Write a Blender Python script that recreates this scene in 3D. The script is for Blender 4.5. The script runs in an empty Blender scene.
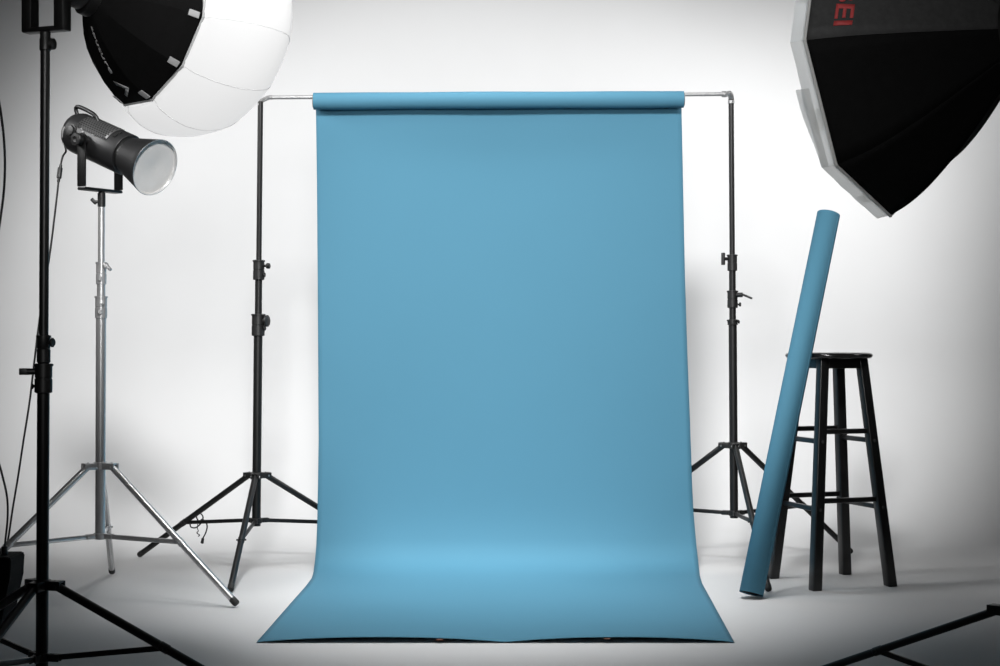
import bpy, bmesh, math
from mathutils import Vector, Matrix

PI = math.pi
SC = bpy.context.scene
COL = SC.collection
F, CX, HY, HC = 1600.0, 500.0, 340.0, 0.823      # lens in pixels, centre column, horizon row, camera height


def at(x, y, d):
    """point seen at pixel (x, y) standing d metres away from the camera"""
    return Vector(((x - CX) * d / F, d, HC - (y - HY) * d / F))


def zat(y, d):
    return HC - (y - HY) * d / F


# ------------------------------------------------------------------ materials
def mat(name, col, rough=0.6, metal=0.0, spec=0.5, noise=0.0, nscale=40.0, bump=0.0, bscale=200.0,
        emit=None, estr=0.0, coat=0.0):
    m = bpy.data.materials.new(name)
    m.use_nodes = True
    nt = m.node_tree
    b = nt.nodes['Principled BSDF']
    b.inputs['Roughness'].default_value = rough
    b.inputs['Metallic'].default_value = metal
    b.inputs['Specular IOR Level'].default_value = spec
    b.inputs['Coat Weight'].default_value = coat
    tc = nt.nodes.new('ShaderNodeTexCoord')
    n = nt.nodes.new('ShaderNodeTexNoise')
    n.inputs['Scale'].default_value = nscale
    n.inputs['Detail'].default_value = 4
    nt.links.new(tc.outputs['Object'], n.inputs['Vector'])
    r = nt.nodes.new('ShaderNodeValToRGB')
    c = Vector(col)
    lo, hi = c * (1 - noise), c * (1 + noise)
    r.color_ramp.elements[0].position = 0.3
    r.color_ramp.elements[1].position = 0.7
    r.color_ramp.elements[0].color = (*lo, 1)
    r.color_ramp.elements[1].color = (*[min(1, v) for v in hi], 1)
    nt.links.new(n.outputs['Fac'], r.inputs['Fac'])
    nt.links.new(r.outputs['Color'], b.inputs['Base Color'])
    if bump:
        n2 = nt.nodes.new('ShaderNodeTexNoise')
        n2.inputs['Scale'].default_value = bscale
        nt.links.new(tc.outputs['Object'], n2.inputs['Vector'])
        bp = nt.nodes.new('ShaderNodeBump')
        bp.inputs['Strength'].default_value = bump
        bp.inputs['Distance'].default_value = 0.002
        nt.links.new(n2.outputs['Fac'], bp.inputs['Height'])
        nt.links.new(bp.outputs['Normal'], b.inputs['Normal'])
    if emit:
        b.inputs['Emission Color'].default_value = (*emit, 1)
        b.inputs['Emission Strength'].default_value = estr
    return m


M = {
    'cyc': mat('cyclorama_white', (0.56, 0.56, 0.56), 0.85, spec=0.2, noise=0.012, nscale=3),
    'paper': mat('blue_seamless_paper', (0.063, 0.188, 0.270), 0.8, spec=0.25, noise=0.012, nscale=2.5, bump=0.03, bscale=6),
    'card': mat('cardboard', (0.20, 0.13, 0.08), 0.85, noise=0.1),
    'core': mat('dark_tube_core', (0.05, 0.045, 0.045), 0.9, noise=0.1),
    'tape': mat('brown_tape', (0.24, 0.08, 0.05), 0.6, noise=0.1),
    'black': mat('black_powder_coat', (0.004, 0.004, 0.004), 0.42, spec=0.45, noise=0.1),
    'plastic': mat('black_plastic', (0.007, 0.007, 0.007), 0.45, noise=0.1),
    'greyplastic': mat('dark_grey_plastic', (0.04, 0.04, 0.04), 0.4, noise=0.1),
    'satin': mat('satin_black_housing', (0.012, 0.012, 0.0125), 0.42, spec=0.6, noise=0.06),
    'ventgrey': mat('grey_perforated_plate', (0.055, 0.055, 0.055), 0.4, noise=0.06),
    'chrome': mat('chrome_steel', (0.62, 0.62, 0.62), 0.24, metal=0.72, noise=0.03, nscale=25),
    'castchrome': mat('cast_chrome', (0.50, 0.50, 0.50), 0.26, metal=0.6, noise=0.05, nscale=60, bump=0.2, bscale=70),
    'alu': mat('brushed_aluminium', (0.36, 0.36, 0.36), 0.38, metal=0.6, noise=0.12, nscale=90),
    'rubber': mat('black_rubber', (0.015, 0.015, 0.015), 0.7, noise=0.1),
    'wood': mat('black_lacquered_wood', (0.007, 0.007, 0.007), 0.3, spec=0.5, noise=0.2, nscale=18, bump=0.05, bscale=40),
    'woodgloss': mat('glossy_black_wood', (0.012, 0.012, 0.012), 0.14, spec=0.6, noise=0.2, nscale=18),
    'fabric': mat('black_nylon', (0.004, 0.004, 0.004), 0.8, spec=0.08, noise=0.12, nscale=60, bump=0.08, bscale=300),
    'fabric_lit': mat('black_nylon_lit', (0.030, 0.030, 0.030), 0.7, spec=0.25, noise=0.15, nscale=80, bump=0.1, bscale=300),  # same black nylon, paler: light painted into the upper softbox panels
    'lip': mat('grey_translucent_nylon', (0.46, 0.46, 0.45), 0.7, spec=0.25, noise=0.10, nscale=14, bump=0.15, bscale=25),
    'piping': mat('pale_piping', (0.72, 0.72, 0.70), 0.6, noise=0.05),
    'velcro': mat('pale_velcro', (0.60, 0.60, 0.58), 0.8, noise=0.06),
    'diffcloth': mat('white_diffusion_cloth', (0.8, 0.8, 0.8), 0.8, noise=0.01),
    'lit_cloth': mat('lit_diffusion_cloth', (0.8, 0.8, 0.8), 0.8, emit=(1, 1, 1), estr=1.2),  # glow added to the unseen front cloth to light the lip from inside
    'globe': mat('glowing_white_globe_cloth', (0.20, 0.20, 0.20), 0.9, spec=0.1, noise=0.01, nscale=5, emit=(1, 1, 1), estr=0.70),
    'seam': mat('grey_thread', (0.75, 0.75, 0.75), 0.9, noise=0.05),
    'tab': mat('grey_webbing', (0.38, 0.38, 0.38), 0.8, noise=0.08),
    'print_grey': mat('grey_print', (0.5, 0.5, 0.5), 0.7, noise=0.15),
    'print_dim': mat('dim_grey_print', (0.32, 0.32, 0.32), 0.7, noise=0.3, nscale=120),
    'print_red': mat('red_print', (0.34, 0.035, 0.035), 0.7, noise=0.1),
    'lens': mat('frosted_glass', (0.66, 0.64, 0.62), 0.35, spec=0.3, noise=0.10, nscale=9),
    'mirror': mat('reflector_lining', (0.7, 0.7, 0.7), 0.32, metal=0.7, noise=0.05),
    'label': mat('silver_sticker', (0.22, 0.22, 0.22), 0.5, noise=0.1),
    'hole': mat('vent_black', (0.002, 0.002, 0.002), 0.9),
    'screw': mat('steel_screw', (0.55, 0.55, 0.55), 0.35, metal=1.0, noise=0.1),
    'cable': mat('black_cable', (0.012, 0.012, 0.012), 0.55, noise=0.1),
}


def let_through(m, fac):
    """thin cloth: part of the light goes through"""
    nt = m.node_tree
    out = [n for n in nt.nodes if n.type == 'OUTPUT_MATERIAL'][0]
    tr = nt.nodes.new('ShaderNodeBsdfTranslucent')
    tr.inputs['Color'].default_value = (.85, .85, .84, 1)
    mx = nt.nodes.new('ShaderNodeMixShader')
    mx.inputs['Fac'].default_value = fac
    nt.links.new(nt.nodes['Principled BSDF'].outputs[0], mx.inputs[1])
    nt.links.new(tr.outputs[0], mx.inputs[2])
    nt.links.new(mx.outputs[0], out.inputs['Surface'])


let_through(M['lip'], .7)
let_through(M['velcro'], .85)
let_through(M['piping'], .5)


# ------------------------------------------------------------------ mesh builder
def frame(axis):
    a = Vector(axis).normalized()
    ref = Vector((0, 0, 1)) if abs(a.z) < 0.95 else Vector((1, 0, 0))
    u = a.cross(ref).normalized()
    return a, u, a.cross(u).normalized()


class MB:
    def __init__(self):
        self.bm = bmesh.new()

    def ring(self, c, u, v, r, n, ph=0.0):
        return [self.bm.verts.new(c + (u * math.cos(ph + 2 * PI * k / n) + v * math.sin(ph + 2 * PI * k / n)) * r) for k in range(n)]

    def bridge(self, a, b):
        n = len(a)
        for k in range(n):
            self.bm.faces.new((a[k], a[(k + 1) % n], b[(k + 1) % n], b[k]))

    def lathe(self, o, axis, prof, n=32, cap0=True, cap1=True, uv=None, ph=0.0):
        """prof: list of (distance along the axis, radius)"""
        o = Vector(o)
        a, u, v = frame(axis)
        if uv:
            u, v = uv
        prev = None
        for i, (t, r) in enumerate(prof):
            cur = self.ring(o + a * t, u, v, max(r, 1e-5), n, ph)
            if prev:
                self.bridge(prev, cur)
            elif cap0:
                self.bm.faces.new(cur)
            prev = cur
        if cap1:
            self.bm.faces.new(prev)
        return self

    def cyl(self, p0, p1, r0, r1=None, n=20, bev=0.0):
        p0, p1 = Vector(p0), Vector(p1)
        L = (p1 - p0).length
        r1 = r0 if r1 is None else r1
        if bev:
            prof = [(0, r0 - bev), (bev, r0), (L - bev, r1), (L, r1 - bev)]
        else:
            prof = [(0, r0), (L, r1)]
        return self.lathe(p0, p1 - p0, prof, n)

    def box(self, c, half, axes=None, bev=0.0, taper=None):
        c = Vector(c)
        X, Y, Z = axes or (Vector((1, 0, 0)), Vector((0, 1, 0)), Vector((0, 0, 1)))
        vs = []
        for sz in (-1, 1):
            k = 1.0 if (taper is None or sz > 0) else taper
            for sx, sy in ((-1, -1), (1, -1), (1, 1), (-1, 1)):
                vs.append(self.bm.verts.new(c + X * sx * half[0] * k + Y * sy * half[1] * k + Z * sz * half[2]))
        fs = [self.bm.faces.new([vs[i] for i in q]) for q in
              ((3, 2, 1, 0), (4, 5, 6, 7), (0, 1, 5, 4), (1, 2, 6, 5), (2, 3, 7, 6), (3, 0, 4, 7))]
        if bev:
            es = list({e for f in fs for e in f.edges})
            bmesh.ops.bevel(self.bm, geom=es, offset=bev, segments=2, profile=0.5, affect='EDGES')
        return self

    def beam(self, p0, p1, w, h, side=None, bev=0.002):
        """rectangular bar from p0 to p1; w across 'side', h across the other"""
        p0, p1 = Vector(p0), Vector(p1)
        a = (p1 - p0).normalized()
        s = Vector(side) if side else a.cross(Vector((0, 0, 1)))
        s = (s - a * s.dot(a)).normalized()
        t = a.cross(s)
        return self.box((p0 + p1) / 2, (w / 2, h / 2, (p1 - p0).length / 2), (s, t, a), bev)

    def tube(self, pts, r, n=10, smooth=8, closed_ends=True):
        pts = [Vector(p) for p in pts]
        P = []
        m = len(pts)
        for i in range(m - 1):
            p0, p1, p2, p3 = pts[max(i - 1, 0)], pts[i], pts[i + 1], pts[min(i + 2, m - 1)]
            for k in range(smooth):
                t = k / smooth
                P.append(0.5 * ((2 * p1) + (p2 - p0) * t + (2 * p0 - 5 * p1 + 4 * p2 - p3) * t * t + (3 * p1 - p0 - 3 * p2 + p3) * t ** 3))
        P.append(pts[-1])
        prev = None
        u = None
        for i, p in enumerate(P):
            d = (P[min(i + 1, len(P) - 1)] - P[max(i - 1, 0)]).normalized()
            if u is None:
                _, u, v = frame(d)
            u = (u - d * u.dot(d)).normalized()
            v = d.cross(u)
            cur = self.ring(p, u, v, r, n)
            if prev:
                self.bridge(prev, cur)
            elif closed_ends:
                self.bm.faces.new(cur)
            prev = cur
        if closed_ends:
            self.bm.faces.new(prev)
        return self

    def grid(self, fn, nu, nv, closed_v=False):
        vs = [[self.bm.verts.new(fn(i / nu, j / nv)) for j in range(nv + (0 if closed_v else 1))] for i in range(nu + 1)]
        W = len(vs[0])
        for i in range(nu):
            for j in range(W if closed_v else W - 1):
                k = (j + 1) % W
                self.bm.faces.new((vs[i][j], vs[i][k], vs[i + 1][k], vs[i + 1][j]))
        return self

    def poly(self, pts):
        self.bm.faces.new([self.bm.verts.new(Vector(p)) for p in pts])
        return self

    def slab(self, pts, d):
        """solid made of the polygon pts pushed along d"""
        a = [self.bm.verts.new(Vector(p)) for p in pts]
        b = [self.bm.verts.new(Vector(p) + Vector(d)) for p in pts]
        self.bm.faces.new(a[::-1])
        self.bm.faces.new(b)
        self.bridge(a, b)
        return self


def root_loc(o):
    while o.parent:
        o = o.parent
    return o.location.copy()


def obj(name, mb, material, parent=None, angle=38, origin=None, solid=0.0, recalc=True, label=None):
    bm = mb.bm
    off = root_loc(parent) if parent else Vector(origin or (0, 0, 0))
    bmesh.ops.translate(bm, verts=bm.verts, vec=-off)
    if recalc:
        bmesh.ops.recalc_face_normals(bm, faces=bm.faces)
    bm.normal_update()
    lim = math.radians(angle)
    for f in bm.faces:
        f.smooth = True
    for e in bm.edges:
        if len(e.link_faces) == 2 and e.calc_face_angle(0) > lim:
            e.smooth = False
    me = bpy.data.meshes.new(name)
    bm.to_mesh(me)
    bm.free()
    me.materials.append(material)
    o = bpy.data.objects.new(name, me)
    COL.objects.link(o)
    if parent:
        o.parent = parent
    else:
        o.location = off
    if solid:
        md = o.modifiers.new('thickness', 'SOLIDIFY')
        md.thickness = solid
        md.offset = 0
    if label:
        o['label'] = label
    return o


def tag(o, label, cat, group=None, kind='thing'):
    o['label'] = label
    o['category'] = cat
    o['kind'] = kind
    if group:
        o['group'] = group
    return o


def thing(name, loc, label, cat, group=None):
    o = bpy.data.objects.new(name, None)
    COL.objects.link(o)
    o.location = loc
    o.empty_display_size = 0.1
    return tag(o, label, cat, group)


def lerp_table(tab, y):
    if y <= tab[0][0]:
        return tab[0][1]
    for (y0, a), (y1, b) in zip(tab, tab[1:]):
        if y <= y1:
            return a + (b - a) * (y - y0) / (y1 - y0)
    (y0, a), (y1, b) = tab[-2:]
    return a + (b - a) * (y - y0) / (y1 - y0)


# ------------------------------------------------------------------ setting: white cyclorama
YC, RC, XW, ZT = 6.35, 0.80, 6.0, 4.2
b = MB()
b.grid(lambda u, v: Vector((-XW + 2 * XW * u, -2.0 + (YC + 2.0) * v, 0)), 8, 8)
o = obj('floor', b, M['cyc'], recalc=False)
tag(o, 'white studio floor under the stands and the blue paper', 'floor', kind='structure')


def cove(u, v):
    x = -XW + 2 * XW * u
    s = v * 24
    if s <= 16:
        a = s / 16 * PI / 2
        return Vector((x, YC + RC * math.sin(a), RC - RC * math.cos(a)))
    return Vector((x, YC + RC, RC + (ZT - RC) * (s - 16) / 8))


b = MB().grid(cove, 8, 24)
o = obj('wall_back', b, M['cyc'], recalc=False, angle=60)
tag(o, 'white curved studio wall behind everything', 'wall', kind='structure')


# ------------------------------------------------------------------ stands
def stand(label, cat, base, lean, sections, collars, hub_z, hub_r, feet, low_z, pole_bottom, frac, leg_r, brace_h,
          tube_mat, cast_mat, group=None, foot_mat=None, flat_brace=True, twin_leg=None):
    """sections: (z0, z1, r); collars: dicts; feet: floor points"""
    base = Vector(base)
    ax = lambda z: base + Vector((lean[0] * z, lean[1] * z, z))
    t = thing('light_stand', base, label, cat, group)
    for (z0, z1, r) in sections:
        obj('pole', MB().cyl(ax(z0), ax(z1), r, n=24, bev=0.0015), tube_mat, t)
    for c in collars:
        m = MB()
        zc0, zc1, r = c['z0'], c['z1'], c['r']
        mid = zc0 + (zc1 - zc0) * c.get('split', 0.5)
        m.lathe(ax(zc0), ax(zc1) - ax(zc0), [(0, r * .86), (.002, r), (mid - zc0 - .002, r), (mid - zc0 - .001, r * 0.93), (mid - zc0 + .001, r * 0.93),
                                            (mid - zc0 + .002, r * .98), (zc1 - zc0 - .006, r * .98), (zc1 - zc0 - .006, r * 1.1), (zc1 - zc0 - .001, r * 1.1), (zc1 - zc0, r * .9)], 28)
        co = obj('collar', m, cast_mat, t)
        for (dx, dy, zk, ln, kr, style) in c.get('knobs', []):
            d = Vector((dx, dy, 0)).normalized()
            p0 = ax(zk) + d * r * 0.8
            k = MB()
            s = d.cross(Vector((0, 0, 1)))
            if style == 'round':
                k.cyl(p0, p0 + d * (r * .2 + ln * .4), kr * .45, n=14)
                k.lathe(p0 + d * (r * .2 + ln * .4), d, [(0, kr * .8), (.002, kr), (ln * .6 - .002, kr), (ln * .6, kr * .8)], 10)
            elif style == 'tee':
                k.cyl(p0, p0 + d * (r * .2 + ln * .6), kr * .35, n=12)
                e = p0 + d * (r * .2 + ln * .75)
                k.cyl(e - Vector((0, 0, kr * 1.3)), e + Vector((0, 0, kr * 1.3)), kr * .42, n=12, bev=.001)
            elif style == 'lever':
                k.cyl(p0, p0 + d * (r * .2 + ln * .45), kr * .8, n=14)
                e = p0 + d * (r * .2 + ln * .35)
                k.beam(e + Vector((0, 0, kr * .3)), e + d * ln + Vector((0, 0, -kr * 1.2)), kr * .8, kr * .7, s)
            elif style == 'paddle':
                k.cyl(p0, p0 + d * (r * .2 + ln * .5), kr * .6, n=12)
                e = p0 + d * (r * .2 + ln * .3)
                k.box(e + d * ln * .35, (ln * .38, kr * .35, kr * .62), (d, s, Vector((0, 0, 1))), .0015)
            obj('knob', k, M['plastic'] if cast_mat is not M['castchrome'] else cast_mat, co)
    # hub with one fork per leg
    dirs = []
    for f in feet:
        d = Vector(f) - ax(0)
        d.z = 0
        dirs.append(d.normalized())
    hr = hub_r
    pr = sections[0][2]
    h = MB()
    h.lathe(ax(hub_z - .011), (0, 0, 1), [(0, pr * 1.2), (.002, pr * 1.45), (.022, pr * 1.45), (.024, pr * 1.2)], 24)
    for d in dirs:
        s = d.cross(Vector((0, 0, 1)))
        for sg in (-1, 1):
            h.box(ax(hub_z) + d * (hr * .62) + s * sg * (leg_r + .0025), (hr * .45, .0022, .010), (d, s, Vector((0, 0, 1))), .001)
        h.box(ax(hub_z + .008) + d * (hr * .6), (hr * .42, leg_r + .003, .0025), (d, s, Vector((0, 0, 1))), .001)
    ho = obj('hub', h, cast_mat, t)
    for d in dirs:
        s = d.cross(Vector((0, 0, 1)))
        p = ax(hub_z - .001) + d * (hr * .85)
        sc = MB()
        sc.cyl(p - s * (leg_r + .0065), p + s * (leg_r + .0065), .0035, n=10)
        obj('bolt', sc, M['plastic'] if group == 'softbox stands' else M['screw'] if cast_mat is not M['castchrome'] else cast_mat, ho)
    # lower sliding collar
    l = MB()
    l.lathe(ax(low_z - .010), (0, 0, 1), [(0, pr * 1.15), (.002, pr * 1.35), (.018, pr * 1.35), (.020, pr * 1.15)], 24)
    for d in dirs:
        s = d.cross(Vector((0, 0, 1)))
        for sg in (-1, 1):
            l.box(ax(low_z) + d * (pr * 1.3 + .012) + s * sg * (brace_h * .35 + .002), (.014, .0016, .008), (d, s, Vector((0, 0, 1))), .0008)
    obj('brace_collar', l, cast_mat, t)
    # legs and braces
    for f, d in zip(feet, dirs):
        s = d.cross(Vector((0, 0, 1)))
        p0 = ax(hub_z - .002) + d * (hr * .80)
        p1 = Vector(f) + Vector((0, 0, leg_r * 1.0))
        v = (p1 - p0).normalized()
        g = MB()
        g.cyl(p0 - v * .012, p1 - v * .004, leg_r, n=18, bev=.001)
        lg = obj('leg', g, tube_mat, t)
        c = MB()
        c.lathe(p1 - v * .024, v, [(0, leg_r * 1.01), (.001, leg_r * 1.07), (.020, leg_r * 1.07), (.024, leg_r * .9)], 18)
        obj('rubber_foot', c, foot_mat or M['rubber'], lg)
        q = p0 + (p1 - p0) * frac
        st = ax(low_z) + d * (pr * 1.3 + .008)
        br = MB()
        br.beam(st, q, brace_h * .55, brace_h, s, .001)
        obj('brace', br, tube_mat, t)
        cl = MB()
        up = v.cross(s)
        cl.lathe(q - v * .011, v, [(0, leg_r * 1.02), (.001, leg_r * 1.12), (.021, leg_r * 1.12), (.022, leg_r * 1.02)], 18)
        cl.cyl(q - s * (leg_r * 1.25 + .004), q + s * (leg_r * 1.25 + .004), .003, n=8)
        obj('leg_clip', cl, cast_mat, lg)
    return t, ax


# left backdrop stand
DL = 5.765
bl = Vector((-0.8955, DL, 0))
leanL = ((260 - 256.2) * DL / F / (zat(100, DL) - zat(480, DL)), 0)
bl.x = (256.8 - CX) * DL / F - leanL[0] * zat(470, DL)
zL = lambda y: zat(y, DL)
stand('black tripod stand holding the left end of the backdrop crossbar', 'light stand', bl, leanL,
      [(zL(526), zL(325), .0158), (zL(330), zL(268), .0128), (zL(275), zL(101.5), .0098)],
      [dict(z0=zL(336), z1=zL(314), r=.0235, knobs=[(1, -.35, zL(321), .016, .022, 'round'), (1, -.3, zL(328), .004, .010, 'round')]),
       dict(z0=zL(280), z1=zL(260), r=.0205, knobs=[(1, -.25, zL(266), .022, .0105, 'round'), (1, -.3, zL(275), .003, .009, 'round')])],
      zL(475.5), .048, [(-1.364, 6.045, 0), (-0.877, 5.203, 0), (-0.393, 6.042, 0)], zL(520.5), 0, .58, .0105, .0135,
      M['black'], M['plastic'], 'backdrop stands')
# right backdrop stand
DR = 5.795
leanR = ((731.2 - 733.7) * DR / F / (zat(100, DR) - zat(460, DR)), 0)
br_ = Vector((0, DR, 0))
br_.x = (733.5 - CX) * DR / F - leanR[0] * zat(440, DR)
zR = lambda y: zat(y, DR)
stand('black tripod stand holding the right end of the backdrop crossbar', 'light stand', br_, leanR,
      [(zR(518), zR(325), .0150), (zR(330), zR(266), .0122), (zR(272), zR(99), .0098)],
      [dict(z0=zR(325), z1=zR(319.5), r=.0195, split=.3, knobs=[(1, -.5, zR(322), .006, .007, 'round')]),
       dict(z0=zR(308), z1=zR(290.5), r=.0188, knobs=[(1, -.45, zR(295), .040, .011, 'lever'), (1, -.3, zR(304.5), .012, .008, 'round')]),
       dict(z0=zR(271), z1=zR(254.5), r=.0178, knobs=[(-1, -.3, zR(259), .024, .017, 'tee')])],
      zR(445.5), .050, [(.8737, 5.203, 0), (1.346, 6.135, 0), (.302, 6.079, 0)], zR(513), 0, .55, .0105, .0135,
      M['black'], M['plastic'], 'backdrop stands')
# chrome stand
DC = 5.10
bc = Vector((-1.2753, DC, 0))
zC = lambda y: zat(y, DC)
leanC = (.0042, 0)
stand('shiny chrome tripod stand carrying the black studio lamp', 'light stand', bc, leanC,
      [(zC(538), zC(316), .0160), (zC(320), zC(283), .0133), (zC(288), zC(204), .0108)],
      [dict(z0=zC(318.5), z1=zC(296), r=.0190, knobs=[(.35, -1, zC(303), .010, .012, 'paddle'), (.1, -1, zC(312), .008, .008, 'round')]),
       dict(z0=zC(284.5), z1=zC(262), r=.0165, knobs=[(1, -.75, zC(266), .022, .012, 'lever'), (.1, -1, zC(279), .008, .007, 'round')])],
      zC(466), .055, [(-.8085, 4.918, 0), (-1.358, 5.600, 0), (-1.673, 4.783, 0)], zC(536), 0, .555, .0108, .0150,
      M['chrome'], M['castchrome'], None)
# foreground stand (left)
DF = 3.57
zF = lambda y: zat(y, DF)
bf = Vector(((41.7 - CX) * DF / F, DF, 0))
leanF = (.0054, 0)


def polar(c, deg, r):
    return (c.x + r * math.cos(math.radians(deg)), c.y + r * math.sin(math.radians(deg)), 0)


stand('tall black tripod stand at the left carrying the round globe softbox', 'light stand', bf, leanF,
      [(zF(690), zF(392), .0137), (zF(396), zF(338), .0125), (zF(345), zF(49), .0104)],
      [dict(z0=zF(393), z1=zF(363.5), r=.0195, knobs=[(-1, -.2, zF(371.5), .032, .012, 'paddle'), (-1, -.5, zF(386), .006, .007, 'round')]),
       dict(z0=zF(363), z1=zF(335), r=.0150, knobs=[(1, -.3, zF(342.5), .010, .011, 'round')])],
      zF(585), .046, [polar(bf, -14, .59), polar(bf, -102, .57), polar(bf, 139, .60)], zF(657), 0, .47, .0098, .0125,
      M['black'], M['plastic'], 'softbox stands')
# foreground stand (right)
DG = 3.30
zG = lambda y: zat(y, DG)
bg = Vector((1.070, DG, 0))
dG = math.degrees(math.atan2(.73, -.68))
stand('black tripod stand at the right edge under the octagonal softbox', 'light stand', bg, (0, 0),
      [(zG(720), zG(330), .0140), (zG(335), zG(60), .0115)],
      [dict(z0=zG(345), z1=zG(318), r=.0185, knobs=[(1, -.3, zG(330), .018, .012, 'round')])],
      zG(612.5), .062, [polar(bg, dG, .63), polar(bg, dG + 120, .62), polar(bg, dG - 120, .62)], zG(699), 0, .50, .0088, .0125,
      M['black'], M['plastic'], 'softbox stands')

# ------------------------------------------------------------------ crossbar with elbow ends
DB = 5.80
pl, pr = at(269, 97.6, DB), at(727, 94.2, DB)
cb = thing('crossbar', (pl + pr) / 2, 'thin aluminium crossbar through the paper roll, elbowed at both ends', 'crossbar')
obj('tube', MB().cyl(pl - (pr - pl).normalized() * .004, pr, .0068, n=18), M['alu'], cb)
for (p, sgn, xt, yt, D) in ((pl, -1, 260.1, 106, DL), (pr, 1, 731.1, 101.5, DR)):
    q = at(xt, yt, D)
    k = MB()
    up = Vector((0, 0, 1))
    mid = Vector((q.x, (p.y + q.y) / 2, p.z))
    if sgn < 0:
        k.tube([p + Vector((.012, 0, 0)), p, p * .55 + q * .45 + Vector((-.004, 0, .006)), q + up * .012, q - up * .006], .0078, 12, 6)
    else:
        k.tube([p - Vector((.014, 0, 0)), p, Vector((q.x - .008, D - .03, p.z - .004)), q + up * .012, q - up * .008], .0105, 12, 6)
        k.lathe(p - Vector((.020, 0, 0)), (1, 0, 0), [(0, .0078), (.001, .0112), (.014, .0112), (.016, .009)], 14)
        k.lathe(q - up * .008, up, [(0, .0105), (.001, .0118), (.012, .0118), (.014, .0095)], 14)
    obj('elbow', k, M['alu'], cb)

# ------------------------------------------------------------------ blue seamless paper
XL = [(95, 315.7), (108, 315.9), (180, 316.9), (280, 317.6), (440, 318.6), (480, 318), (520, 317.3), (545, 316.3), (560, 315), (572, 313.5),
      (578, 311.8), (586, 306), (598, 295.2), (642, 256.8)]
XR = [(95, 681.3), (108, 681.5), (280, 685), (360, 687.6), (420, 690), (480, 692), (511, 693.4), (545, 696.4), (575.5, 699.8), (583.6, 702.2),
      (599, 710.6), (642, 734.2)]
PROF = [(5.832, 1.712), (5.832, 1.668), (5.831, 1.5), (5.829, 1.25), (5.826, 1.0), (5.822, .75), (5.816, .5), (5.808, .32), (5.797, .20), (5.780, .12),
        (5.757, .068), (5.715, .029), (5.65, .010), (5.56, .003), (5.40, .002), (5.0, .002), (4.7, .002), (4.50, .002), (4.42, .002), (4.342, .002)]


def prof_at(s):
    m = len(PROF) - 1
    x = s * m
    i = min(int(x), m - 1)
    t = x - i
    P = [Vector(PROF[max(0, min(m, i + k))]) for k in (-1, 0, 1, 2)]
    q = 0.5 * (2 * P[1] + (P[2] - P[0]) * t + (2 * P[0] - 5 * P[1] + 4 * P[2] - P[3]) * t * t + (3 * P[1] - P[0] - 3 * P[2] + P[3]) * t ** 3)
    return q.x, max(q.y, .002)


def sheet(u, v):
    d, z = prof_at(u)
    y = HY + (HC - z) * F / d
    xl, xr = lerp_table(XL, y), lerp_table(XR, y)
    p = at(xl + (xr - xl) * v, y, d)
    # the free front edge lifts off the floor in two shallow waves
    k = max(0.0, min(1.0, (5.0 - d) / .64))
    w = abs(math.sin(PI * v / .52)) if v < .52 else abs(math.sin(PI * (v - .52) / .48))
    p.z += .0150 * (w ** .7) * k * k
    # faint vertical waves of the hanging part
    if z > .06:
        p.y += .0025 * math.sin(v * 9 + z * 2) * min(1, z)
    return p


rc = at(499, 100.2, DB - .002)
pr_ = thing('seamless_paper', Vector((rc.x, 4.9, 0)), 'wide sheet of blue paper hanging from the roll and sweeping onto the floor', 'paper backdrop')
b = MB().grid(sheet, 144, 72)
obj('sheet', b, M['paper'], pr_, angle=80, solid=.0006)
rl, rr = at(313.6, 101.1, DB), at(683.6, 99.3, DB)
ra = (rr - rl).normalized()
LR = (rr - rl).length
m = MB()
# wound roll, with a loose last turn: a slightly rippled cylinder, closed at the ends by an annulus
NS = 44


def rollsurf(u, v):
    a = 2 * PI * v
    a0, uu, vv = frame(ra)
    r = .0305 + .0006 * math.sin(u * 7 + a) + .0005 * math.sin(u * 17)
    return rl + ra * LR * u + (uu * math.cos(a) + vv * math.sin(a)) * r


m.grid(rollsurf, 40, NS, closed_v=True)
for e, sg in ((rl, 0), (rr, 1)):
    m.lathe(e, ra, [(0.0, .0300), (0.0, .0245)] if not sg else [(0, .0245), (0, .0300)], NS, False, False)
obj('roll', m, M['paper'], pr_, angle=50)
c = MB()
c.lathe(rl - ra * .0025, ra, [(0, .0100), (0, .0245), (LR + .005, .0245), (LR + .005, .0100)], 32, False, False)
obj('cardboard_core', c, M['card'], pr_, label='brown cardboard tube ends inside the roll')
for (x, v) in ((440, (440 - 257) / 477), (607, (607 - 257) / 477)):
    p = sheet(1.0, v)
    t_ = MB()
    t_.grid(lambda u, w, p=p: p + Vector(((w - .5) * .018, .012 - .014 * u, -.0012 - .0040 * u * u)), 4, 4)
    obj('tape_tab', t_, M['tape'], pr_, solid=.0005, label='small brown tape tab under the front edge')

# ------------------------------------------------------------------ rolled paper tube leaning on the stool
q0, q1 = at(751.2, 593.8, 5.095), at(828.6, 214.0, 5.415)
ta = (q1 - q0).normalized()
tl = (q1 - q0).length
tr = .0385
t = thing('paper_tube', Vector((q0.x, q0.y, 0)), 'long roll of blue paper leaning against the black stool', 'paper roll')
tb = MB()
_, tu, tv = frame(ta)


def spiral(u, v):
    a = v * 2 * PI * 2.0
    r = tr - .0012 * v
    return q0 + ta * tl * u + (tu * math.cos(a) + tv * math.sin(a)) * r


tb.grid(spiral, 2, 96)
obj('paper_wrap', tb, M['paper'], t, angle=60, recalc=False, solid=.0006)
c = MB()
c.lathe(q0 + ta * .004, ta, [(0, .028), (0, tr - .0022), (tl - .008, tr - .0022), (tl - .008, .028), (0, .028)], 40, False, False)
obj('core', c, M['core'], t, label='dark hollow core at the tube ends')

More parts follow.
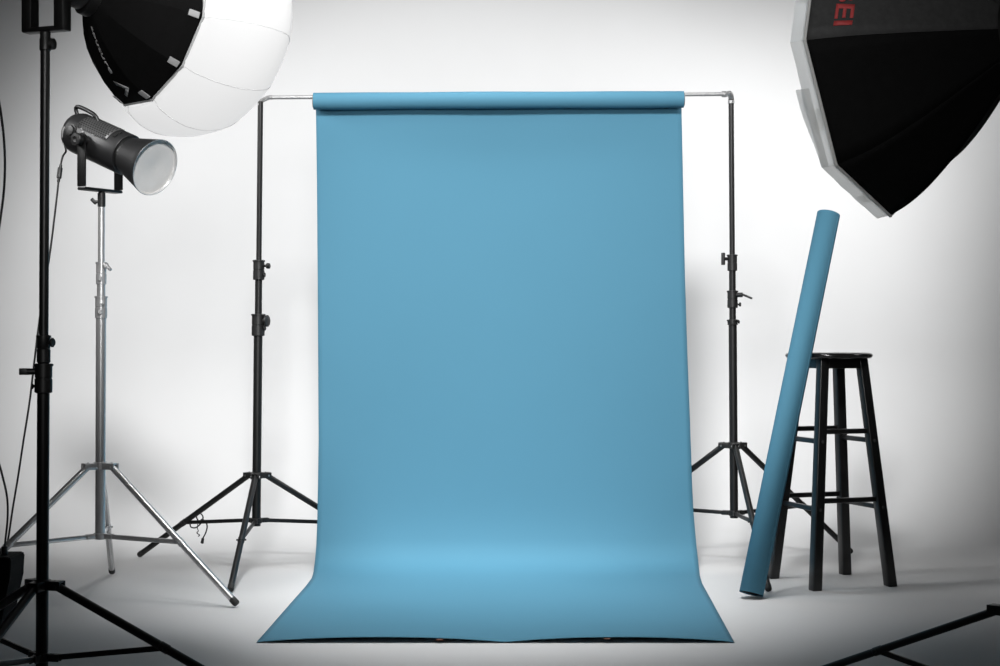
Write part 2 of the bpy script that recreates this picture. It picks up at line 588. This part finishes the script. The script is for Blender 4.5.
# ------------------------------------------------------------------ bar stool
DS = 5.437
sc_ = Vector((1.124, DS, 0))
st = thing('bar_stool', sc_, 'tall black wooden bar stool behind the leaning blue roll', 'stool')
th = math.atan2(.093, .269)
ex, ey = Vector((math.cos(th), math.sin(th), 0)), Vector((-math.sin(th), math.cos(th), 0))
ZS = zat(352.4, DS)
s = MB()
RS = .1465
s.lathe(sc_ + Vector((-.0065, .002, ZS - .021)), (0, 0, 1), [(0, RS - .022), (.0005, RS - .010), (.004, RS - .003), (.010, RS), (.014, RS - .001), (.018, RS - .005), (.0205, RS - .014), (.0212, RS - .03),
                                                   (.020, RS * .55), (.0185, 1e-4)], 64, True, False)
obj('seat', s, M['woodgloss'], st, angle=50)
HB, HT = .1430, .0735
ZL_ = ZS - .020
corner = lambda sx, sy, z: sc_ + ex * sx * (HB + (HT - HB) * z / ZL_) + ey * sy * (HB + (HT - HB) * z / ZL_) + Vector((0, 0, z))
LW = .0172
for sx, sy in ((-1, -1), (1, -1), (1, 1), (-1, 1)):
    g = MB()
    lo, hi = corner(sx, sy, 0), corner(sx, sy, ZL_)
    vs = []
    for p, k in ((lo, 1.0), (hi, .95)):
        vs.append([p + ex * a * LW * k + ey * c_ * LW * k for a, c_ in ((-1, -1), (1, -1), (1, 1), (-1, 1))])
    A = [g.bm.verts.new(p) for p in vs[0]]
    B = [g.bm.verts.new(p) for p in vs[1]]
    g.bm.faces.new(A[::-1])
    g.bm.faces.new(B)
    g.bridge(A, B)
    es = [e for e in g.bm.edges]
    bmesh.ops.bevel(g.bm, geom=es, offset=.004, segments=3, profile=.5, affect='EDGES')
    lg = obj('leg', g, M['wood'], st)
    for z in (.486, .263):
        p = corner(sx, sy, z) + ey * sy * (LW + .0001)
        bb = MB()
        bb.lathe(p, ey * sy, [(0, .0055), (.0012, .0050), (.0018, .003), (.0018, 1e-4)], 14, True, False)
        obj('screw_cap', bb, M['greyplastic'], lg)
for (a, c_, z, w) in [((-1, -1), (1, -1), .518, 0), ((-1, 1), (1, 1), .518, 0), ((-1, -1), (-1, 1), .486, 1), ((1, -1), (1, 1), .486, 1),
                      ((-1, -1), (1, -1), .290, 0), ((-1, 1), (1, 1), .287, 0), ((-1, -1), (-1, 1), .263, 1), ((1, -1), (1, 1), .263, 1)]:
    g = MB()
    g.beam(corner(*a, z), corner(*c_, z), .013, .0175, (Vector((0, 0, 1)).cross(corner(*c_, z) - corner(*a, z))), .005)
    obj('rung', g, M['wood'], st)
for a, c_ in (((-1, -1), (1, -1)), ((1, -1), (1, 1)), ((1, 1), (-1, 1)), ((-1, 1), (-1, -1))):
    z = ZL_ - .0165
    g = MB()
    p, q = corner(*a, z), corner(*c_, z)
    out = ((p + q) / 2 - sc_)
    out.z = 0
    g.beam(p + out.normalized() * .006, q + out.normalized() * .006, .016, .033, out, .0015)
    obj('apron', g, M['wood'], st)

# ------------------------------------------------------------------ studio lamp on the chrome stand
fa = Vector((.81, -.508, -.373)).normalized()
pv = at(100.3, 142.6, DC)
hz = Vector((fa.x, fa.y, 0)).normalized()
sd = Vector((-hz.y, hz.x, 0))                   # to the far side
upv = fa.cross(sd).normalized()
if upv.z < 0:
    upv = -upv
lt = thing('studio_lamp', at(100, 193, DC), 'black cylindrical studio lamp with flared reflector on the chrome stand', 'studio light')
R0 = .0665
b = MB()
b.lathe(pv - fa * .128, fa, [(0, .045), (.004, .054), (.010, .0600), (.030, R0), (.150, R0), (.256, R0), (.260, R0 - .002), (.260, .050), (.272, .050)], 56)
body = obj('housing', b, M['satin'], lt)


def on_body(t_, a, r=R0):
    """point on the housing: t_ from the pivot along the axis, a degrees from the top towards the near side"""
    a = math.radians(a)
    return pv + fa * t_ + (upv * math.cos(a) - sd * math.sin(a)) * r


# vents on the top: a slightly raised plate with small dark holes
g = MB().grid(lambda u, v: on_body(-.058 + .142 * u, -4 + 70 * v, R0 + .0012), 6, 16)
vp = obj('vent_plate', g, M['ventgrey'], lt, solid=.002)
g = MB()
for i in range(13):
    for j in range(10):
        t0 = -.053 + .0104 * i + (.0052 if j % 2 else 0)
        a0 = 0 + 6.9 * j
        c0 = on_body(t0, a0, R0 + .0026)
        pa = (on_body(t0, a0 + 1, R0) - on_body(t0, a0, R0)).normalized()
        g.poly([c0 + (fa * math.cos(k * PI / 3) + pa * math.sin(k * PI / 3)) * .0034 for k in range(6)])
obj('vent_hole', g, M['hole'], vp, recalc=False)['kind'] = 'stuff'
g = MB().grid(lambda u, v: on_body(.096 + .010 * u, 22 + 26 * v, R0 + .002), 2, 8)
obj('latch_slot', g, M['hole'], lt, solid=.003)
# rear cap with its grey stickers
g = MB()
g.lathe(pv - fa * .131, fa, [(0, 1e-4), (0, .040), (.003, .0455), (.006, .0455)], 40, False, True)
rear = obj('rear_cap', g, M['plastic'], lt)
for (a0, a1, tt, rr2) in ((78, 112, -.113, .0625), (128, 136, -.113, .0625)):
    g = MB().grid(lambda u, v: on_body(tt + .012 * u, a0 + (a1 - a0) * v, rr2 + .0042 * u), 2, 10)
    obj('sticker', g, M['label'], lt, solid=.001, label='pale grey sticker on the lamp rim')
# carrying handle over the rear top
g = MB()
hpts = [on_body(-.116, 12, .052), on_body(-.127, 12, .068), on_body(-.126, 12, .079), on_body(-.112, 12, .0835), on_body(-.075, 12, .0835), on_body(-.038, 12, .079), on_body(-.020, 12, .064)]
g.tube(hpts, .0066, 12, 8)
obj('carry_handle', g, M['plastic'], lt)
# reflector
cf = pv + fa * .254
g = MB()
prof_o = [(-.112, .050), (-.110, .0605), (-.095, .0640), (-.075, .0695), (-.05, .0765), (-.02, .0850), (0, .0900), (.0015, .0910), (.003, .0900)]
prof_i = [(.003, .0888), (0, .0884), (-.02, .0830), (-.055, .073)]
g.lathe(cf, fa, prof_o, 64, False, False)
refl = obj('reflector', g, M['satin'], lt, recalc=True)
g = MB()
g.lathe(cf, fa, [(.003, .0906)] + prof_i, 64, False, False)
li = obj('reflector_lining', g, M['mirror'], refl)
g = MB()
rings = [(-.0055, .0876)]
for k in range(6):
    r_ = .083 * (1 - k / 6)
    rings += [(-.0050 + .007 * (k / 6) ** .7, r_), (-.0055 + .007 * (k / 6) ** .7, r_ - .002)]
rings += [(.0020, 1e-4)]
g.lathe(cf, fa, rings, 56, True, False)
obj('lens', g, M['lens'], refl, label='frosted grey round glass')
g = MB()
g.lathe(cf - fa * .125, fa, [(0, .052), (.001, .0585), (.013, .0585), (.014, .052)], 48)
obj('mount_ring', g, M['plastic'], lt)
# yoke bracket
zb = zat(190.3, DC)
zv = pv.z
hw = .079
yk = MB()
yb = Vector((pv.x, pv.y, zb))
for sg in (-1, 1):
    top = pv + sd * sg * hw
    yk.beam(Vector((top.x, top.y, zb + .006)), Vector((top.x, top.y, zv + .014)), .036, .006, hz, .002)
    yk.cyl(top - sd * sg * .0035, top + sd * sg * .0035, .0225, n=28)
yk.beam(yb - sd * (hw + .003), yb + sd * (hw + .003), .036, .010, hz, .004)
yo = obj('yoke', yk, M['black'], lt)
for sg in (-1, 1):
    k = MB()
    c0 = pv + sd * sg * (hw + .004)
    k.lathe(c0, sd * sg, [(0, .014), (.004, .019), (.020, .0215), (.024, .019), (.025, .010), (.0235, .008)], 14)
    obj('tilt_knob', k, M['plastic'], yo)
    k = MB()
    k.cyl(pv + sd * sg * (R0 - .004), pv + sd * sg * (hw - .002), .017, n=20)
    obj('pivot', k, M['plastic'], yo)
k = MB()
pz = Vector((pv.x, pv.y, 0))
pt = Vector((bc.x + leanC[0] * zC(200), DC, 0))
k.lathe(pt + Vector((0, 0, zC(207))), (0, 0, 1), [(0, .0105), (.002, .0125), (.044, .0125), (.046, .010), (zb - zC(207), .010)], 20)
spg = obj('spigot_socket', k, M['plastic'], lt)
k = MB()
e0 = pt + Vector((0, 0, zC(202)))
dk = Vector((-1, -.25, 0)).normalized()
k.cyl(e0 + dk * .008, e0 + dk * .018, .005, n=12)
k.beam(e0 + dk * .016 + Vector((0, 0, -.006)), e0 + dk * .032 + Vector((0, 0, .010)), .007, .012, dk.cross(Vector((0, 0, 1))), .003)
obj('wing_knob', k, M['plastic'], spg)
# details on the near side: label strip and small raised buttons
for (t0, a0, w, h) in ((-.038, 62, .012, 5), (-.026, 68, .010, 5), (.020, 66, .012, 3.5)):
    g = MB().grid(lambda u, v: on_body(t0 + w * u, a0 + h * v, R0 + .0015), 3, 3)
    obj('button', g, M['label'], lt, solid=.002)
g = MB()
g.lathe(on_body(-.070, 82, R0 - .002), on_body(-.070, 82, 1) - on_body(-.070, 82, 0), [(0, .022), (.004, .022), (.005, .018), (.010, .016), (.011, .012)], 24)
obj('dial', g, M['plastic'], lt)

# power cable of the lamp, hanging down behind the tall stand
pts = [on_body(-.118, 140, .056), at(66, 151, 5.19), at(62.6, 157, 5.17), at(59.6, 172, 5.15), at(56.5, 200, 5.14), at(49.8, 254, 5.13), at(41.5, 305, 5.13), at(35, 356, 5.13),
       at(29.7, 401, 5.13), at(23.6, 440, 5.13), at(18, 477, 5.13), at(12.5, 510, 5.13), at(7.5, 543, 5.13), at(1, 576, 5.10), Vector((-1.66, 4.98, .008)), Vector((-1.80, 4.95, .0045)), Vector((-2.2, 5.0, .0045))]
ct = thing('power_cable', Vector((-1.66, 4.98, 0)), 'thin black power cable hanging from the back of the studio lamp', 'cable')
obj('cord', MB().tube(pts, .0032, 8, 8), M['cable'], ct)
g = MB()
pa, pb = at(60.4, 167.5, 5.153), at(58.9, 178.5, 5.147)
g.cyl(pa, pb, .0078, n=14, bev=.002)
g.cyl(pa - (pb - pa) * .25, pb + (pb - pa) * .3, .0048, n=12)
obj('connector', g, M['plastic'], ct)

# small looped cord tied to the left backdrop stand
Dc = 5.93
lc = thing('tie_cord', at(198, 519, Dc), 'thin black cord looped round a leg of the left backdrop stand, end dangling', 'cord')
g = MB()
loop = [at(190, 523, Dc - .03), at(191, 527, Dc - .03), at(196, 527.5, Dc - .03), at(201, 523, Dc - .03), at(203, 517, Dc - .02), at(200, 513.5, Dc), at(196.5, 516.5, Dc - .02), at(199, 521, Dc - .03), at(203, 519.5, Dc - .03),
        at(207, 525, Dc - .03), at(206, 532, Dc - .03), at(202.5, 539, Dc - .03)]
g.tube(loop, .0026, 8, 8)
g.tube([at(198, 521, Dc - .03), at(197.5, 528, Dc - .03), at(198.5, 531, Dc - .03)], .0016, 6, 6)
obj('cord', g, M['cable'], lc)
g = MB()
g.cyl(at(203, 538, Dc - .03), at(202, 543.5, Dc - .03), .0052, .0062, n=12, bev=.0015)
obj('toggle', g, M['plastic'], lc)
g = MB().tube([at(198.5, 531, Dc - .03), at(197, 533, Dc - .03), at(199.5, 535, Dc - .03), at(198, 536.5, Dc - .03)], .002, 6, 6)
obj('hook', g, M['plastic'], lc)

# ------------------------------------------------------------------ globe softbox and its lamp on the tall left stand
n = Vector((.699, .663, -.268)).normalized()
h = Vector((n.y, -n.x, 0)).normalized()
w = Vector((-n.x * n.z, -n.y * n.z, n.x ** 2 + n.y ** 2)).normalized()
DG_ = 3.77
gc = Vector((-.8072, DG_, 1.5571))
RG = .1951
PH = -.012
NG = 10
gs = thing('globe_softbox', gc, 'round white globe softbox with black back, lamp mounted at the upper left', 'softbox')
# white globe
g = MB()
gp = [(0, RG)]
T0, RT, RA = .0864, .140, .248
for k in range(0, 25):
    a = -.6653 + (.6653 + PI / 2) * k / 24
    gp.append((max(.006, T0 + RT * math.sin(a)), max(1e-4, RA * math.cos(a))))
gp[-1] = (gp[-1][0], 1e-4)


def glob(u, v):
    x = u * (len(gp) - 1)
    i = min(int(x), len(gp) - 2)
    f = x - i
    t_, r = gp[i][0] * (1 - f) + gp[i + 1][0] * f, gp[i][1] * (1 - f) + gp[i + 1][1] * f
    a = PH + 2 * PI * v
    k = (v * NG) % 1.0
    sag = 1 - .013 * math.sin(PI * k) * min(1, u * 6)          # panels pull in a little between the seams
    lean = Vector((.06, 0, .015)) * (max(0, min(t_, .15)) / .15)        # the bag hangs a little off the ring's axis
    return gc + n * t_ + (h * math.cos(a) + w * math.sin(a)) * r * sag + lean


g.grid(glob, len(gp) - 1, NG * 10, closed_v=True)
gl = obj('globe', g, M['globe'], gs, angle=70)
for k in range(NG):
    v = k / NG
    g = MB().tube([glob(u / 24, v) + (glob(u / 24, v) - (gc + n * T0)).normalized() * .0003 for u in range(0, 24)], .0008, 6, 2)
    obj('seam', g, M['seam'], gl)
# black back
BP = [(0, RG), (-.030, .187), (-.070, .166), (-.105, .136), (-.135, .102), (-.158, .070), (-.172, .048), (-.178, .042)]


def back(t, v, lift=0.0):
    """t 0 (rim) .. 1 (neck)"""
    x = t * (len(BP) - 1)
    i = min(int(x), len(BP) - 2)
    f = x - i
    q = (Vector(BP[i]) * (1 - f) + Vector(BP[i + 1]) * f)
    kk = v * NG
    k0 = math.floor(kk)
    fr = kk - k0
    a0, a1 = PH + 2 * PI * k0 / NG, PH + 2 * PI * (k0 + 1) / NG
    d0 = h * math.cos(a0) + w * math.sin(a0)
    d1 = h * math.cos(a1) + w * math.sin(a1)
    d = d0 * (1 - fr) + d1 * fr
    return gc + n * q.x + d * (q.y + lift) - n * lift * .5


g = MB().grid(lambda u, v: back(u, v), 28, NG * 4, closed_v=True)
obj('back_panel', g, M['fabric'], gs, angle=20, solid=.0015)
g = MB()
rim = [gc + (h * math.cos(PH + 2 * PI * k / NG) + w * math.sin(PH + 2 * PI * k / NG)) * (RG + .001) for k in range(NG + 1)]
for k in range(NG):
    g.cyl(rim[k], rim[k + 1], .0030, n=8)
    g.lathe(rim[k] - n * .003, n, [(0, .002), (.001, .0032), (.005, .0032), (.006, .002)], 8)
obj('rim_piping', g, M['tab'], gs)
for k in range(NG):
    v = k / NG
    c0 = back(.10, v, .0015)
    e1 = (back(.0, v, .0015) - back(.16, v, .0015)).normalized()
    e0 = (back(.1, v + .012, 0) - back(.1, v - .012, 0)).normalized()
    o_ = e0.cross(e1).normalized()
    g = MB().box(c0, (.0075, .0125, .0012), (e0, e1, o_), .0005)
    obj('corner_tab', g, M['tab'], gs)


def text_mesh(txt, fn, name, material, parent, size=1.0, offs=0.0):
    """set txt in the built-in face and lay it on a surface: fn(x, y) -> point"""
    cu = bpy.data.curves.new('lettering', 'FONT')
    cu.body = txt
    cu.size = size
    cu.offset = offs
    cu.resolution_u = 3
    ob = bpy.data.objects.new('lettering', cu)
    COL.objects.link(ob)
    dg = bpy.context.evaluated_depsgraph_get()
    me = bpy.data.meshes.new_from_object(ob.evaluated_get(dg))
    wdt = max(v.co.x for v in me.vertices)
    bm = bmesh.new()
    bm.from_mesh(me)
    bmesh.ops.subdivide_edges(bm, edges=[e for e in bm.edges if e.calc_length() > .2 * size], cuts=2)
    bpy.data.objects.remove(ob)
    bpy.data.curves.remove(cu)
    for v in bm.verts:
        v.co = fn(v.co.x / wdt, v.co.y)
    mb = MB()
    mb.bm.free()
    mb.bm = bm
    return obj(name, mb, material, parent, recalc=False, solid=.0008)


# printed lettering running from the neck to the rim of one lower panel, and the chevron mark at its end
V3, V4 = -2.0 / NG, -3.0 / NG        # ribs at the lower right and at the lower left tip of the rim
vc = lambda f: V4 + (V3 - V4) * f
text_mesh('aputure', lambda x, y: back(.74 - .40 * x, vc(.56 + .20 * (y - .35)), .002), 'lettering', M['print_dim'], gs, offs=.01)


def mark(x, y):
    return back(.285 - .17 * x, vc(.42 + .34 * y), .0022)


g = MB()
for (a, b_) in (((0.0, 0.0), (.42, 1.0)), ((1.0, 0.0), (.58, 1.0))):
    sgn = .24 if a[0] < .5 else -.24
    pl_ = [mark(*a), mark(a[0] + sgn, a[1]), mark(.5 + sgn * .35, .78), mark(.5, 1.0)]
    g.poly(pl_)
obj('chevron_mark', g, M['print_grey'], gs, recalc=False, solid=.0008)
# speed ring
g = MB()
g.lathe(gc - n * .196, n, [(0, .036), (.002, .046), (.022, .046), (.026, .040)], 40)
obj('speed_ring', g, M['plastic'], gs)

# lamp that carries it
hd = thing('studio_lamp', Vector((bf.x, DF, zF(32))), 'dark lamp in a U-shaped yoke on top of the tall left stand', 'studio light')
axp = gc - n * .197
lam0 = axp - n * .205
g = MB()
g.lathe(lam0, n, [(0, .028), (.004, .036), (.150, .036), (.156, .040), (.190, .040), (.2045, .038)], 40)
obj('housing', g, M['satin'], hd)
yc = Vector((bf.x + leanF[0] * 1.5, DF, 0))
zb2, zp = zF(29.8), None
tpv = (yc.x - lam0.x) / n.x
pvL = lam0 + n * max(.04, min(.18, tpv))
hzL = Vector((n.x, n.y, 0)).normalized()
hw2 = .0425
yk = MB()
Xx, Yy = Vector((1, 0, 0)), Vector((0, 1, 0))
sdL = Vector((.94, -.34, 0)).normalized()
fwL = Vector((.34, .94, 0)).normalized()
ycp = Vector((yc.x + .002, DF, zb2))
for sg in (-1, 1):
    top = ycp + sdL * sg * hw2
    yk.box(Vector((top.x, top.y, (zb2 + pvL.z + .02) / 2)), (.0135, .016, (pvL.z + .02 - zb2) / 2 + .004), (sdL, fwL, Vector((0, 0, 1))), .004)
yk.box(ycp, (hw2 + .0135, .016, .0055), (sdL, fwL, Vector((0, 0, 1))), .004)
yo = obj('yoke', yk, M['black'], hd)
for sg in (-1, 1):
    k = MB()
    c0 = Vector((ycp.x, ycp.y, pvL.z)) + sdL * sg * (hw2 - .014)
    k.cyl(c0, c0 - sdL * sg * .016, .012, n=18)
    obj('pivot', k, M['plastic'], yo)
k = MB()
k.lathe(yc + Vector((0, 0, zF(51))), (0, 0, 1), [(0, .0110), (.002, .0128), (.026, .0128), (.028, .0118), (zb2 - zF(51), .0118)], 20)
sk = obj('spigot_socket', k, M['plastic'], hd)
k = MB()
c0 = yc + Vector((0, 0, zF(44.4)))
k.cyl(c0 + Vector((.010, -.003, 0)), c0 + Vector((.016, -.004, 0)), .006, n=12)
k.lathe(c0 + Vector((.0125, -.004, 0)), (1, -.25, 0), [(0, .010), (.002, .0135), (.009, .0125), (.012, .007)], 14)
obj('clamp_knob', k, M['plastic'], sk)

# ------------------------------------------------------------------ control box on the floor with its cable
DX = 4.45
bx = thing('power_box', Vector((-1.43, DX, 0)), 'black power box standing on the floor at the left edge', 'power supply')
x0, x1 = -1.56, (25.0 - CX) * (DX + .07) / F
zt = zat(557.5, DX - .06)
g = MB()
outl = [(x0, .055), (x0 + .03, .010), (x1 - .062, .010), (x1 - .038, .028), (x1 - .026, .056), (x1 - .016, .110), (x1 - .004, .165), (x1, zt - .006), (x1 - .006, zt), (x0, zt)]
g.slab([(a, DX - .06, z) for a, z in outl], (0, .13, 0))
bmesh.ops.bevel(g.bm, geom=[e for e in g.bm.edges], offset=.003, segments=2, affect='EDGES')
obj('case', g, M['fabric'], bx)
for xx in (x0 + .045, x1 - .075):
    for yy in (DX - .035, DX + .045):
        obj('foot', MB().cyl((xx, yy, 0), (xx, yy, .012), .010, n=14, bev=.001), M['rubber'], bx)
g = MB().tube([(x0 + .05, DX, zt - .004), (x0 + .055, DX, zt + .028), (x0 + .11, DX, zt + .034), (x1 - .11, DX, zt + .028), (x1 - .105, DX, zt - .004)], .005, 8, 6)
obj('handle', g, M['plastic'], bx)
g = MB().cyl(at(4.6, 559, DX), at(4.6, 546, DX), .0085, n=14, bev=.002)
obj('cable_socket', g, M['plastic'], bx)
pc = thing('power_cable', at(4.6, 550, DX), 'black cable looping down the left edge from the upper lamp to the power box', 'cable')
pts = [lam0 + n * .004 - Vector((0, 0, .02)), at(2, -34, 3.55), at(-14, 20, 3.6), at(-6, 75, 3.65), at(1.2, 115, 3.7), at(4.6, 150, 3.75), at(4.3, 185, 3.8), at(0, 222, 3.85), at(-8, 275, 3.95), at(-15, 340, 4.1), at(-14, 400, 4.25),
       at(-5, 448, 4.35), at(2, 474, 4.4), at(7, 497, 4.43), at(7.6, 518, 4.45), at(5.4, 540, 4.45), at(4.6, 552, 4.45)]
obj('cord', MB().tube(pts, .0030, 8, 8), M['cable'], pc)

# ------------------------------------------------------------------ octagonal softbox on the right
al, be = .6636, .0498
n8 = Vector((-math.cos(al) * math.cos(be), math.sin(al) * math.cos(be), -math.sin(be)))
u8 = Vector((-math.sin(al), -math.cos(al), 0))
v8 = Vector((-math.cos(al) * math.sin(be), math.sin(al) * math.sin(be), math.cos(be)))
D8 = 3.43
c8 = Vector((.8127, D8, 1.4332))
R8 = .3436
T1 = -.0537
ob8 = thing('octagonal_softbox', c8, 'large black octagonal softbox at the upper right with a grey lip', 'softbox')
P8 = [(0, R8), (.045, .322), (.09, .291), (.14, .246), (.19, .193), (.235, .141), (.270, .100), (.292, .072)]


def vert8(k):
    a = T1 + PI / 4 * k
    return u8 * math.cos(a) + v8 * math.sin(a)


def skin8(t, k, lift=0.0):
    """t 0 (rim) .. 1 (neck), k rib number (0 = rib at the leftmost corner, -1 the next one below)"""
    x = t * (len(P8) - 1)
    i = min(int(x), len(P8) - 2)
    f = x - i
    q0_, q1_ = Vector(P8[max(i - 1, 0)]), Vector(P8[i])
    q2_, q3_ = Vector(P8[i + 1]), Vector(P8[min(i + 2, len(P8) - 1)])
    q = .5 * (2 * q1_ + (q2_ - q0_) * f + (2 * q0_ - 5 * q1_ + 4 * q2_ - q3_) * f * f + (3 * q1_ - q0_ - 3 * q2_ + q3_) * f ** 3)
    k0 = math.floor(k)
    fr = k - k0
    d = vert8(k0) * (1 - fr) + vert8(k0 + 1) * fr
    sag = 1 - .022 * math.sin(PI * fr) * math.sin(PI * min(1, t * 1.1 + .0))
    return c8 - n8 * q.x + d * (q.y * sag + lift) - n8 * lift * .6


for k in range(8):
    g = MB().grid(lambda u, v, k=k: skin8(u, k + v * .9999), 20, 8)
    obj('panel', g, M['fabric_lit'] if k in (0, 1, 2) else M['fabric'], ob8, angle=50, solid=.0015)  # upper panels coloured lighter, as if catching more light
g = MB()
for k in range(8):
    g.cyl(c8 + vert8(k) * (R8 + .001), c8 + vert8(k + 1) * (R8 + .001), .0032, n=8)
    g.lathe(c8 + vert8(k) * (R8 + .001) - n8 * .0035, n8, [(0, .002), (.001, .0034), (.006, .0034), (.007, .002)], 8)
obj('rim_piping', g, M['piping'], ob8)
LIP = .0302
for k in range(8):
    a, b_ = c8 + vert8(k) * R8, c8 + vert8(k + 1) * R8
    mo = (vert8(k) + vert8(k + 1)).normalized()

    def lipf(u, v, a=a, b_=b_, mo=mo, k=k):
        p = a + (b_ - a) * v
        out = vert8(k) * (1 - v) + vert8(k + 1) * v
        return p + n8 * LIP * u + out * .004 * u + mo * math.sin(v * PI) * (.002 + .001 * math.sin(v * 21)) * u
    lo_ = obj('lip', MB().grid(lipf, 6, 24), M['lip'], ob8, angle=60)
    f0 = .32 if k != 7 else .30
    g = MB().grid(lambda u, v: lipf(.12 + .62 * u, f0 + (.17 * v if k % 2 else .14 * v)) + mo * .0016, 3, 4)
    # a velcro patch in the middle of every second edge
    obj('velcro_patch', g, M['velcro'], lo_)
# loose flap of the front cloth folded over the lip of the edge below the leftmost corner
a, b_ = c8 + vert8(0) * R8, c8 + vert8(-1) * R8
mo = (vert8(0) + vert8(-1)).normalized()


def flap(u, v):
    p = a + (b_ - a) * (.36 + .64 * v)
    ext = LIP * (1.42 - .42 * v ** 1.6)
    return p + n8 * (LIP * .45 + (ext - LIP * .45) * u) + mo * (.0068 + .003 * math.sin(v * 6) * u)


obj('lip_flap', MB().grid(flap, 6, 20), M['lip'], ob8, angle=60)
g = MB()
g.poly([c8 + vert8(k) * (R8 - .003) + n8 * .004 for k in range(8)])
obj('front_diffuser', g, M['lit_cloth'], ob8, solid=.001)
# red lettering reading downwards along the panel above the leftmost rib
tt0, tt1 = .150, .245
text_mesh('JINBEI', lambda x, y: skin8(tt0 + (tt1 - tt0) * y / .70, .905 - .80 * x, .0024), 'lettering', M['print_red'], ob8, offs=.02)
g = MB()
ap = c8 - n8 * .288
g.lathe(ap, -n8, [(0, .060), (.001, .076), (.022, .076), (.026, .060)], 40)
sr = obj('speed_ring', g, M['plastic'], ob8)
g = MB()
pt8 = Vector((bg.x, DG, zG(66)))
tgt = ap - n8 * .012 - Vector((0, 0, .070))
g.beam(tgt + Vector((0, 0, .012)), Vector((tgt.x, tgt.y, pt8.z + .03)), .03, .012, n8, .002)
g.beam(Vector((tgt.x + .01, tgt.y, pt8.z + .03)), Vector((pt8.x - .012, pt8.y, pt8.z + .03)), .03, .012, (0, 0, 1), .002)
g.cyl((pt8.x, pt8.y, pt8.z - .02), (pt8.x, pt8.y, pt8.z + .05), .016, n=18, bev=.002)
obj('mount_bracket', g, M['plastic'], ob8)


# ------------------------------------------------------------------ light
def lamp(kind, loc, target, energy, size=.5, size_y=None, **kw):
    d = bpy.data.lights.new('studio_' + kind.lower(), kind)
    d.energy = energy
    o = bpy.data.objects.new(d.name, d)
    COL.objects.link(o)
    o.location = loc
    o.rotation_euler = (Vector(target) - Vector(loc)).to_track_quat('-Z', 'Y').to_euler()
    if kind == 'AREA':
        d.shape = 'RECTANGLE'
        d.size, d.size_y = size, size_y or size
    else:
        d.shadow_soft_size = size
    for k, v in kw.items():
        setattr(d, k, v)
    return o


# LIGHTS (all added, unseen, placed for their effect): key spot high in front, two side washes for the cove, overhead spots on the paper,
# a weak frontal fill, a hair light behind and a narrow spot from the left on the leaning roll
k = lamp('SPOT', (-.32, 1.275, 3.786), (-.172, 6.126, 1.33), 1380, .36, spot_size=math.radians(35.65), spot_blend=.43)  # added key; its cone edge is shaped to darken the corners
k.scale = (1.21, 1, 1)
k = lamp('SPOT', (3.0, 5.75, 2.8), (.5, 7.1, 1.0), 400, .5, spot_size=math.radians(62), spot_blend=.9)
k.scale = (1.2, 1, 1)
k = lamp('SPOT', (-3.137, 4.762, 2.7), (-.388, 6.844, 1.082), 370, .6, spot_size=math.radians(58.5), spot_blend=.995)
k.scale = (1.218, 1, 1)
lamp('SPOT', (-.08, 3.3, 3.8), (-.05, 4.85, .0), 260, .35, spot_size=math.radians(29), spot_blend=.5)
lamp('SPOT', (-.2, 3.2, 3.6), (-.03, 4.75, .0), 140, .4, spot_size=math.radians(36), spot_blend=1)
lamp('SPOT', (-.05, 4.9, 3.5), (-.05, 5.35, .0), 540, .6, spot_size=math.radians(38), spot_blend=.8)
k = lamp('SPOT', (0, -.2, 1.9), (-.15, 6.6, 1.0), 470, .5, spot_size=math.radians(27), spot_blend=.8)  # added fill, lifts the dark band under the roll
k.scale = (1.5, 1, 1)
k = lamp('SPOT', (-.1, 6.4, 3.8), (0, 5.8, 1.7), 50, .3, spot_size=math.radians(40), spot_blend=.8)  # added to brighten the top of the roll
k.scale = (1.4, 1, 1)
lamp('SPOT', (-2.8, 4.0, 2.2), (1.00, 5.16, .40), 330, .5, spot_size=math.radians(17), spot_blend=.8)  # added to brighten the leaning roll

wd = bpy.data.worlds.new('studio_dark')
SC.world = wd
wd.use_nodes = True
wd.node_tree.nodes['Background'].inputs['Color'].default_value = (.5, .5, .5, 1)
wd.node_tree.nodes['Background'].inputs['Strength'].default_value = .008

# ------------------------------------------------------------------ camera
cd = bpy.data.cameras.new('camera')
cd.sensor_width = 36
cd.lens = 36 * F / 1000
cd.shift_y = 7 / 1000
cd.clip_end = 50
cam = bpy.data.objects.new('camera', cd)
COL.objects.link(cam)
cam.location = (0, 0, HC)
cam.rotation_euler = (PI / 2, 0, 0)
SC.camera = cam

vs_ = SC.view_settings
vs_.view_transform = 'Standard'
vs_.look = 'None'
vs_.exposure = 0
vs_.gamma = 1
vs_.use_curve_mapping = False
